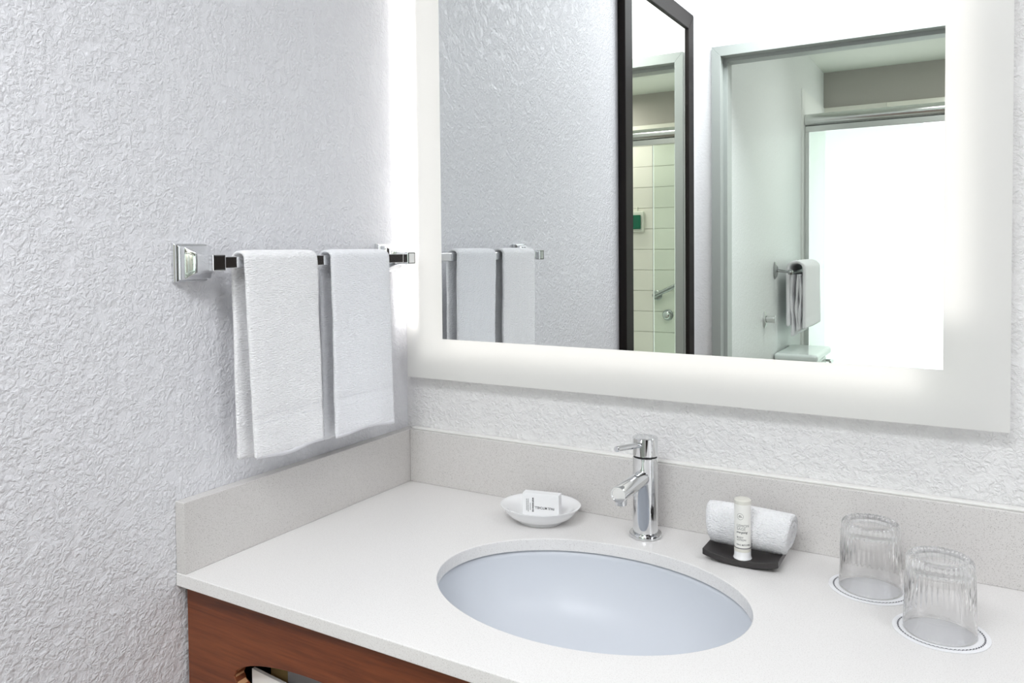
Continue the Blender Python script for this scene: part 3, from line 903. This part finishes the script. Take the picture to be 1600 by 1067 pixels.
towel('hand_towel', -0.4600, -0.3165, 0.4440, 0.1460, 0.1425, 0.0672, 0.0415, 'folded white hand towel on the bar, farther from the mirror and hanging lower', 'terry', 1.3, group='white hand towels on the towel bar', flare=-0.0015, shear=0.0095)
towel('hand_towel', -0.2825, -0.1385, 0.4440, 0.1450, 0.1400, 0.0672, 0.0415, 'folded white hand towel on the bar, closer to the lighted mirror', 'terry_b', 4.1, group='white hand towels on the towel bar', flare=0.001, shear=0.0075)

# ------------------------------------------------------------------ dark framed mirror on the left wall (seen in the lighted mirror)
wm = empty('framed_wall_mirror', (0, -1.47, -0.3), 'tall dark-framed mirror on the left wall, seen only as a reflection', 'mirror')
fy0, fy1, fz1, fz0 = -1.835, -1.138, 1.322, -0.45
fw_, fd = 0.062, 0.026
def fr_piece(name, quad):
    bm = bmesh.new()
    A = [bm.verts.new((0.0008, y, z)) for y, z in quad]; B = [bm.verts.new((fd, y, z)) for y, z in quad]
    bm.faces.new(A); bm.faces.new(B[::-1])
    for i in range(4):
        j = (i+1) % 4; bm.faces.new((A[i], A[j], B[j], B[i]))
    finish(name, bm, 'mirror_frame', wm, bevel=0.0025)
iy0, iy1, iz0, iz1 = fy0+fw_, fy1-fw_, fz0+fw_, fz1-fw_
fr_piece('frame_side', [(fy0, fz0), (iy0, iz0), (iy0, iz1), (fy0, fz1)])
fr_piece('frame_side', [(fy1, fz0), (fy1, fz1), (iy1, iz1), (iy1, iz0)])
fr_piece('frame_top', [(fy0, fz1), (iy0, iz1), (iy1, iz1), (fy1, fz1)])
fr_piece('frame_bottom', [(fy0, fz0), (fy1, fz0), (iy1, iz0), (iy0, iz0)])
box('mirror_glass', 0.008, 0.018, iy0, iy1, iz0, iz1, 'mirror_b', wm)
adopt(wm)

# ------------------------------------------------------------------ shower enclosure
sh = empty('shower_enclosure', (0.9, -3.69, FL), 'glass shower enclosure with a chrome header rail, seen through the doorway', 'shower')
YS = -3.69
box('header_rail', 0.108, BX1-0.002, YS-0.020, YS+0.012, 1.095, 1.128, 'soft_chrome', sh, 0.002)
rod('rounded_header', (0.108, YS, 1.163), (BX1-0.002, YS, 1.163), 0.034, 'soft_chrome', sh, 40)
box('side_post', 0.107, 0.130, YS-0.014, YS+0.014, -0.45, 1.095, 'soft_chrome', sh, 0.002)
box('side_post', BX1-0.025, BX1-0.002, YS-0.014, YS+0.014, -0.45, 1.095, 'soft_chrome', sh, 0.002)
fpn = box('whitening_film', 0.131, 0.700, YS-0.0042, YS-0.0034, -0.44, 1.094, 'frost_shower', sh)  # added diffuser, evens the white seen through the glass
fpn['label'] = 'frosting added to the glass panel to spread the glow behind it'
gp = box('glass_panel', 0.131, 0.835, YS-0.003, YS+0.003, -0.44, 1.094, 'shower_glass', sh)
box('glass_edge', 0.8355, 0.8405, YS-0.003, YS+0.003, -0.44, 1.094, M['jamb'], sh)
box('bottom_rail', 0.131, BX1-0.025, YS-0.014, YS+0.014, -0.47, -0.44, 'soft_chrome', sh, 0.002)
adopt(sh)
tub = box('bathtub', 0.107, BX1-0.004, -4.365, YS+0.045, FL+0.0005, -0.475, 'toilet', bevel=0.02)
tag(tub, 'white bathtub base under the shower glass', 'bathtub')

gb = empty('grab_bar', (1.055, BY0, 0.095), 'slanted satin chrome grab bar on the shower tiles', 'grab bar')
yw = BY0+0.005
ga, gbp = Vector((1.05, yw, 0.098)), Vector((0.87, yw, 0.185))
for p in (ga, gbp):
    lathe('flange', [(0, 0), (0.036, 0), (0.036, 0.006), (0.030, 0.011), (0.016, 0.013), (0, 0.013)], 'dull_metal', gb, 40, axis_mtx(p, (0, 1, 0)))
    rod('bracket', p+Vector((0, 0.012, 0)), p+Vector((0, 0.055, 0)), 0.0145, 'dull_metal', gb)
rod('grip_bar', ga+Vector((0.012, 0.055, -0.006)), gbp+Vector((-0.012, 0.055, 0.006)), 0.0165, 'dull_metal', gb)
adopt(gb)
kn = empty('shower_valve', (0.972, BY0, -0.042), 'round chrome valve knob below the grab bar', 'valve')
lathe('escutcheon', [(0, 0), (0.040, 0), (0.040, 0.005), (0.030, 0.009), (0, 0.009)], 'dull_metal', kn, 40, axis_mtx((0.972, yw, -0.042), (0, 1, 0)))
lathe('handle', [(0, 0.0095), (0.026, 0.0095), (0.029, 0.012), (0.027, 0.040), (0.022, 0.043), (0, 0.043)], 'chrome', kn, 40, axis_mtx((0.972, yw, -0.042), (0, 1, 0)))
adopt(kn)
dp = empty('soap_dispenser', (1.20, BY0, 0.64), 'green soap dispenser with white housing on the shower tiles', 'dispenser')
box('housing', 1.145, 1.262, yw, yw+0.030, 0.558, 0.708, 'dispenser', dp, 0.006)
box('soap_tank', 1.160, 1.247, yw+0.0302, yw+0.050, 0.580, 0.682, 'green', dp, 0.005)
box('mount_clip', 1.196, 1.204, yw, yw+0.008, 0.7082, 0.742, 'dispenser', dp)
adopt(dp)

# ------------------------------------------------------------------ bathroom towel rack, towel, wall stop, toilet
rk = empty('towel_rack', (BX0, -3.2, 0.31), 'chrome towel rod with round wall plates over the toilet tank', 'towel rack')
for y in (-2.90, -3.50):
    lathe('wall_plate', [(0, 0), (0.030, 0), (0.030, 0.004), (0.022, 0.012), (0.012, 0.016), (0, 0.016)], 'dull_metal', rk, 36, axis_mtx((BX0+0.001, y, 0.325), (1, 0, 0)) @ Matrix.Diagonal((1.45, 0.85, 1, 1)))
    rod('arm', (BX0+0.016, y, 0.325), (BX0+0.066, y, 0.318), 0.008, 'dull_metal', rk, r2=0.006)
    lathe('knuckle', [(0, -0.014), (0.010, -0.011), (0.0145, 0), (0.010, 0.011), (0, 0.014)], 'dull_metal', rk, 24, Matrix.Translation((BX0+0.076, y, 0.317)))
rod('rod', (BX0+0.076, -3.49, 0.317), (BX0+0.076, -2.91, 0.317), 0.007, 'dull_metal', rk)
adopt(rk)
bt = towel('bath_towel', -3.40, -2.975, 0.365, 0.035, 0.045, 0.225, 0.148, 'thick folded white bath towel on the bathroom rack above the toilet', 'terry', 7.7, axis_x=0.176, th=0.024, flare=0.0, hem=False)
# inner folds of the thick towel
def fold_panel(x, z0, ph):
    bm = bmesh.new(); n = 30
    rows = []
    for k in range(n+1):
        z = z0+(0.318-0.014-z0)*k/n
        w = 0.010+0.004*math.sin(k*0.5+ph)
        xo = x+0.004*math.sin(k*0.21+ph)
        rows.append([bm.verts.new((xo+sx*w/2, y, z)) for sx, y in ((-1, -2.985), (1, -2.985), (1, -3.38), (-1, -3.38))])
    for a_, b_ in zip(rows, rows[1:]):
        for k in range(4): bm.faces.new((a_[k], a_[(k+1) % 4], b_[(k+1) % 4], b_[k]))
    bm.faces.new(rows[0][::-1]); bm.faces.new(rows[-1])
    o = finish('inner_fold', bm, 'terry', bt, smooth=True)
fold_panel(0.1655, -0.005, 0.5); fold_panel(0.1900, 0.02, 2.1); fold_panel(0.2040, 0.03, 3.6)
adopt(bt)
ws = empty('wall_hook', (BX0, -2.68, 0.10), 'small round chrome wall hook on the bathroom wall, left of the toilet', 'hook')
lathe('wall_plate', [(0, 0), (0.026, 0), (0.026, 0.004), (0.018, 0.010), (0, 0.010)], 'soft_chrome', ws, 36, axis_mtx((BX0+0.001, -2.68, 0.100), (1, 0, 0)) @ Matrix.Diagonal((1.5, 0.9, 1, 1)))
rod('knob', (BX0+0.012, -2.68, 0.103), (BX0+0.052, -2.68, 0.103), 0.016, 'soft_chrome', ws, r2=0.018)
adopt(ws)

to = empty('toilet', (0.3, -3.07, FL), 'white porcelain toilet whose tank lid shows at the mirror bottom edge', 'toilet')
ty0, ty1 = -3.29, -2.87
box('tank', BX0+0.012, BX0+0.185, ty0+0.015, ty1-0.015, -0.46, -0.118, 'toilet', to, 0.02)
bm = bmesh.new(); add_box(bm, BX0+0.004, BX0+0.205, ty0, ty1, -0.117, -0.080)
finish('tank_lid', bm, 'toilet', to, bevel=0.014, segs=5)
rod('flush_lever', (BX0+0.186, ty0+0.05, -0.150), (BX0+0.222, ty0+0.05, -0.150), 0.007, 'soft_chrome', to)
box('lever_arm', BX0+0.212, BX0+0.222, ty0+0.05, ty0+0.12, -0.158, -0.142, 'soft_chrome', to, 0.002)
bm = bmesh.new()
def tr(cx_, a_, b_, z): return [bm.verts.new((cx_+a_*math.cos(2*PI*i/40), -3.08+b_*math.sin(2*PI*i/40), z)) for i in range(40)]
rg = [tr(0.42, 0.12, 0.10, FL+0.001), tr(0.42, 0.13, 0.10, FL+0.10), tr(0.47, 0.17, 0.13, FL+0.25), tr(0.52, 0.235, 0.18, FL+0.38), tr(0.52, 0.235, 0.18, FL+0.40)]
for a_, b_ in zip(rg, rg[1:]):
    for i in range(40):
        j = (i+1) % 40; bm.faces.new((a_[i], a_[j], b_[j], b_[i]))
bm.faces.new(rg[0][::-1]); bm.faces.new(rg[-1])
finish('bowl', bm, 'toilet', to, smooth=True)
bm = bmesh.new()
def tr2(a_, b_, z): return [bm.verts.new((0.52+a_*math.cos(2*PI*i/40), -3.08+b_*math.sin(2*PI*i/40), z)) for i in range(40)]
rg = [tr2(0.23, 0.18, FL+0.402), tr2(0.24, 0.19, FL+0.41), tr2(0.24, 0.19, FL+0.425), tr2(0.225, 0.175, FL+0.432)]
for a_, b_ in zip(rg, rg[1:]):
    for i in range(40):
        j = (i+1) % 40; bm.faces.new((a_[i], a_[j], b_[j], b_[i]))
bm.faces.new(rg[0][::-1]); bm.faces.new(rg[-1])
finish('seat_lid', bm, 'toilet', to, smooth=True)
adopt(to)

# ------------------------------------------------------------------ lamp housings on the ceilings (outside the frame)
def ceiling_light(x, y, s, zc, label):
    r = empty('ceiling_light', (x, y, zc), label, 'ceiling light')
    sx_, sy_ = s if isinstance(s, tuple) else (s, s)
    hx, h = sx_/2+0.02, sy_/2+0.02
    bm = bmesh.new()
    add_box(bm, x-hx, x-hx+0.02, y-h, y+h, zc-0.045, zc-0.0005); add_box(bm, x+hx-0.02, x+hx, y-h, y+h, zc-0.045, zc-0.0005)
    add_box(bm, x-hx+0.02, x+hx-0.02, y-h, y-h+0.02, zc-0.045, zc-0.0005); add_box(bm, x-hx+0.02, x+hx-0.02, y+h-0.02, y+h, zc-0.045, zc-0.0005)
    finish('housing', bm, 'fixture', r)
    box('diffuser', x-hx+0.02, x+hx-0.02, y-h+0.02, y+h-0.02, zc-0.012, zc-0.002, 'lamp_glow', r)
    adopt(r)
ceiling_light(0.66, -1.60, (0.92, 0.44), CE, 'oblong white ceiling light near the bathroom door wall')
ceiling_light(1.75, -0.75, 0.68, CE, 'added unseen ceiling light at the right of the vanity room')
ceiling_light(0.95, -2.9, 0.48, BC, 'square white ceiling light in the bathroom')
ceiling_light(1.48, -4.03, 0.32, BC, 'added unseen ceiling light over the shower')
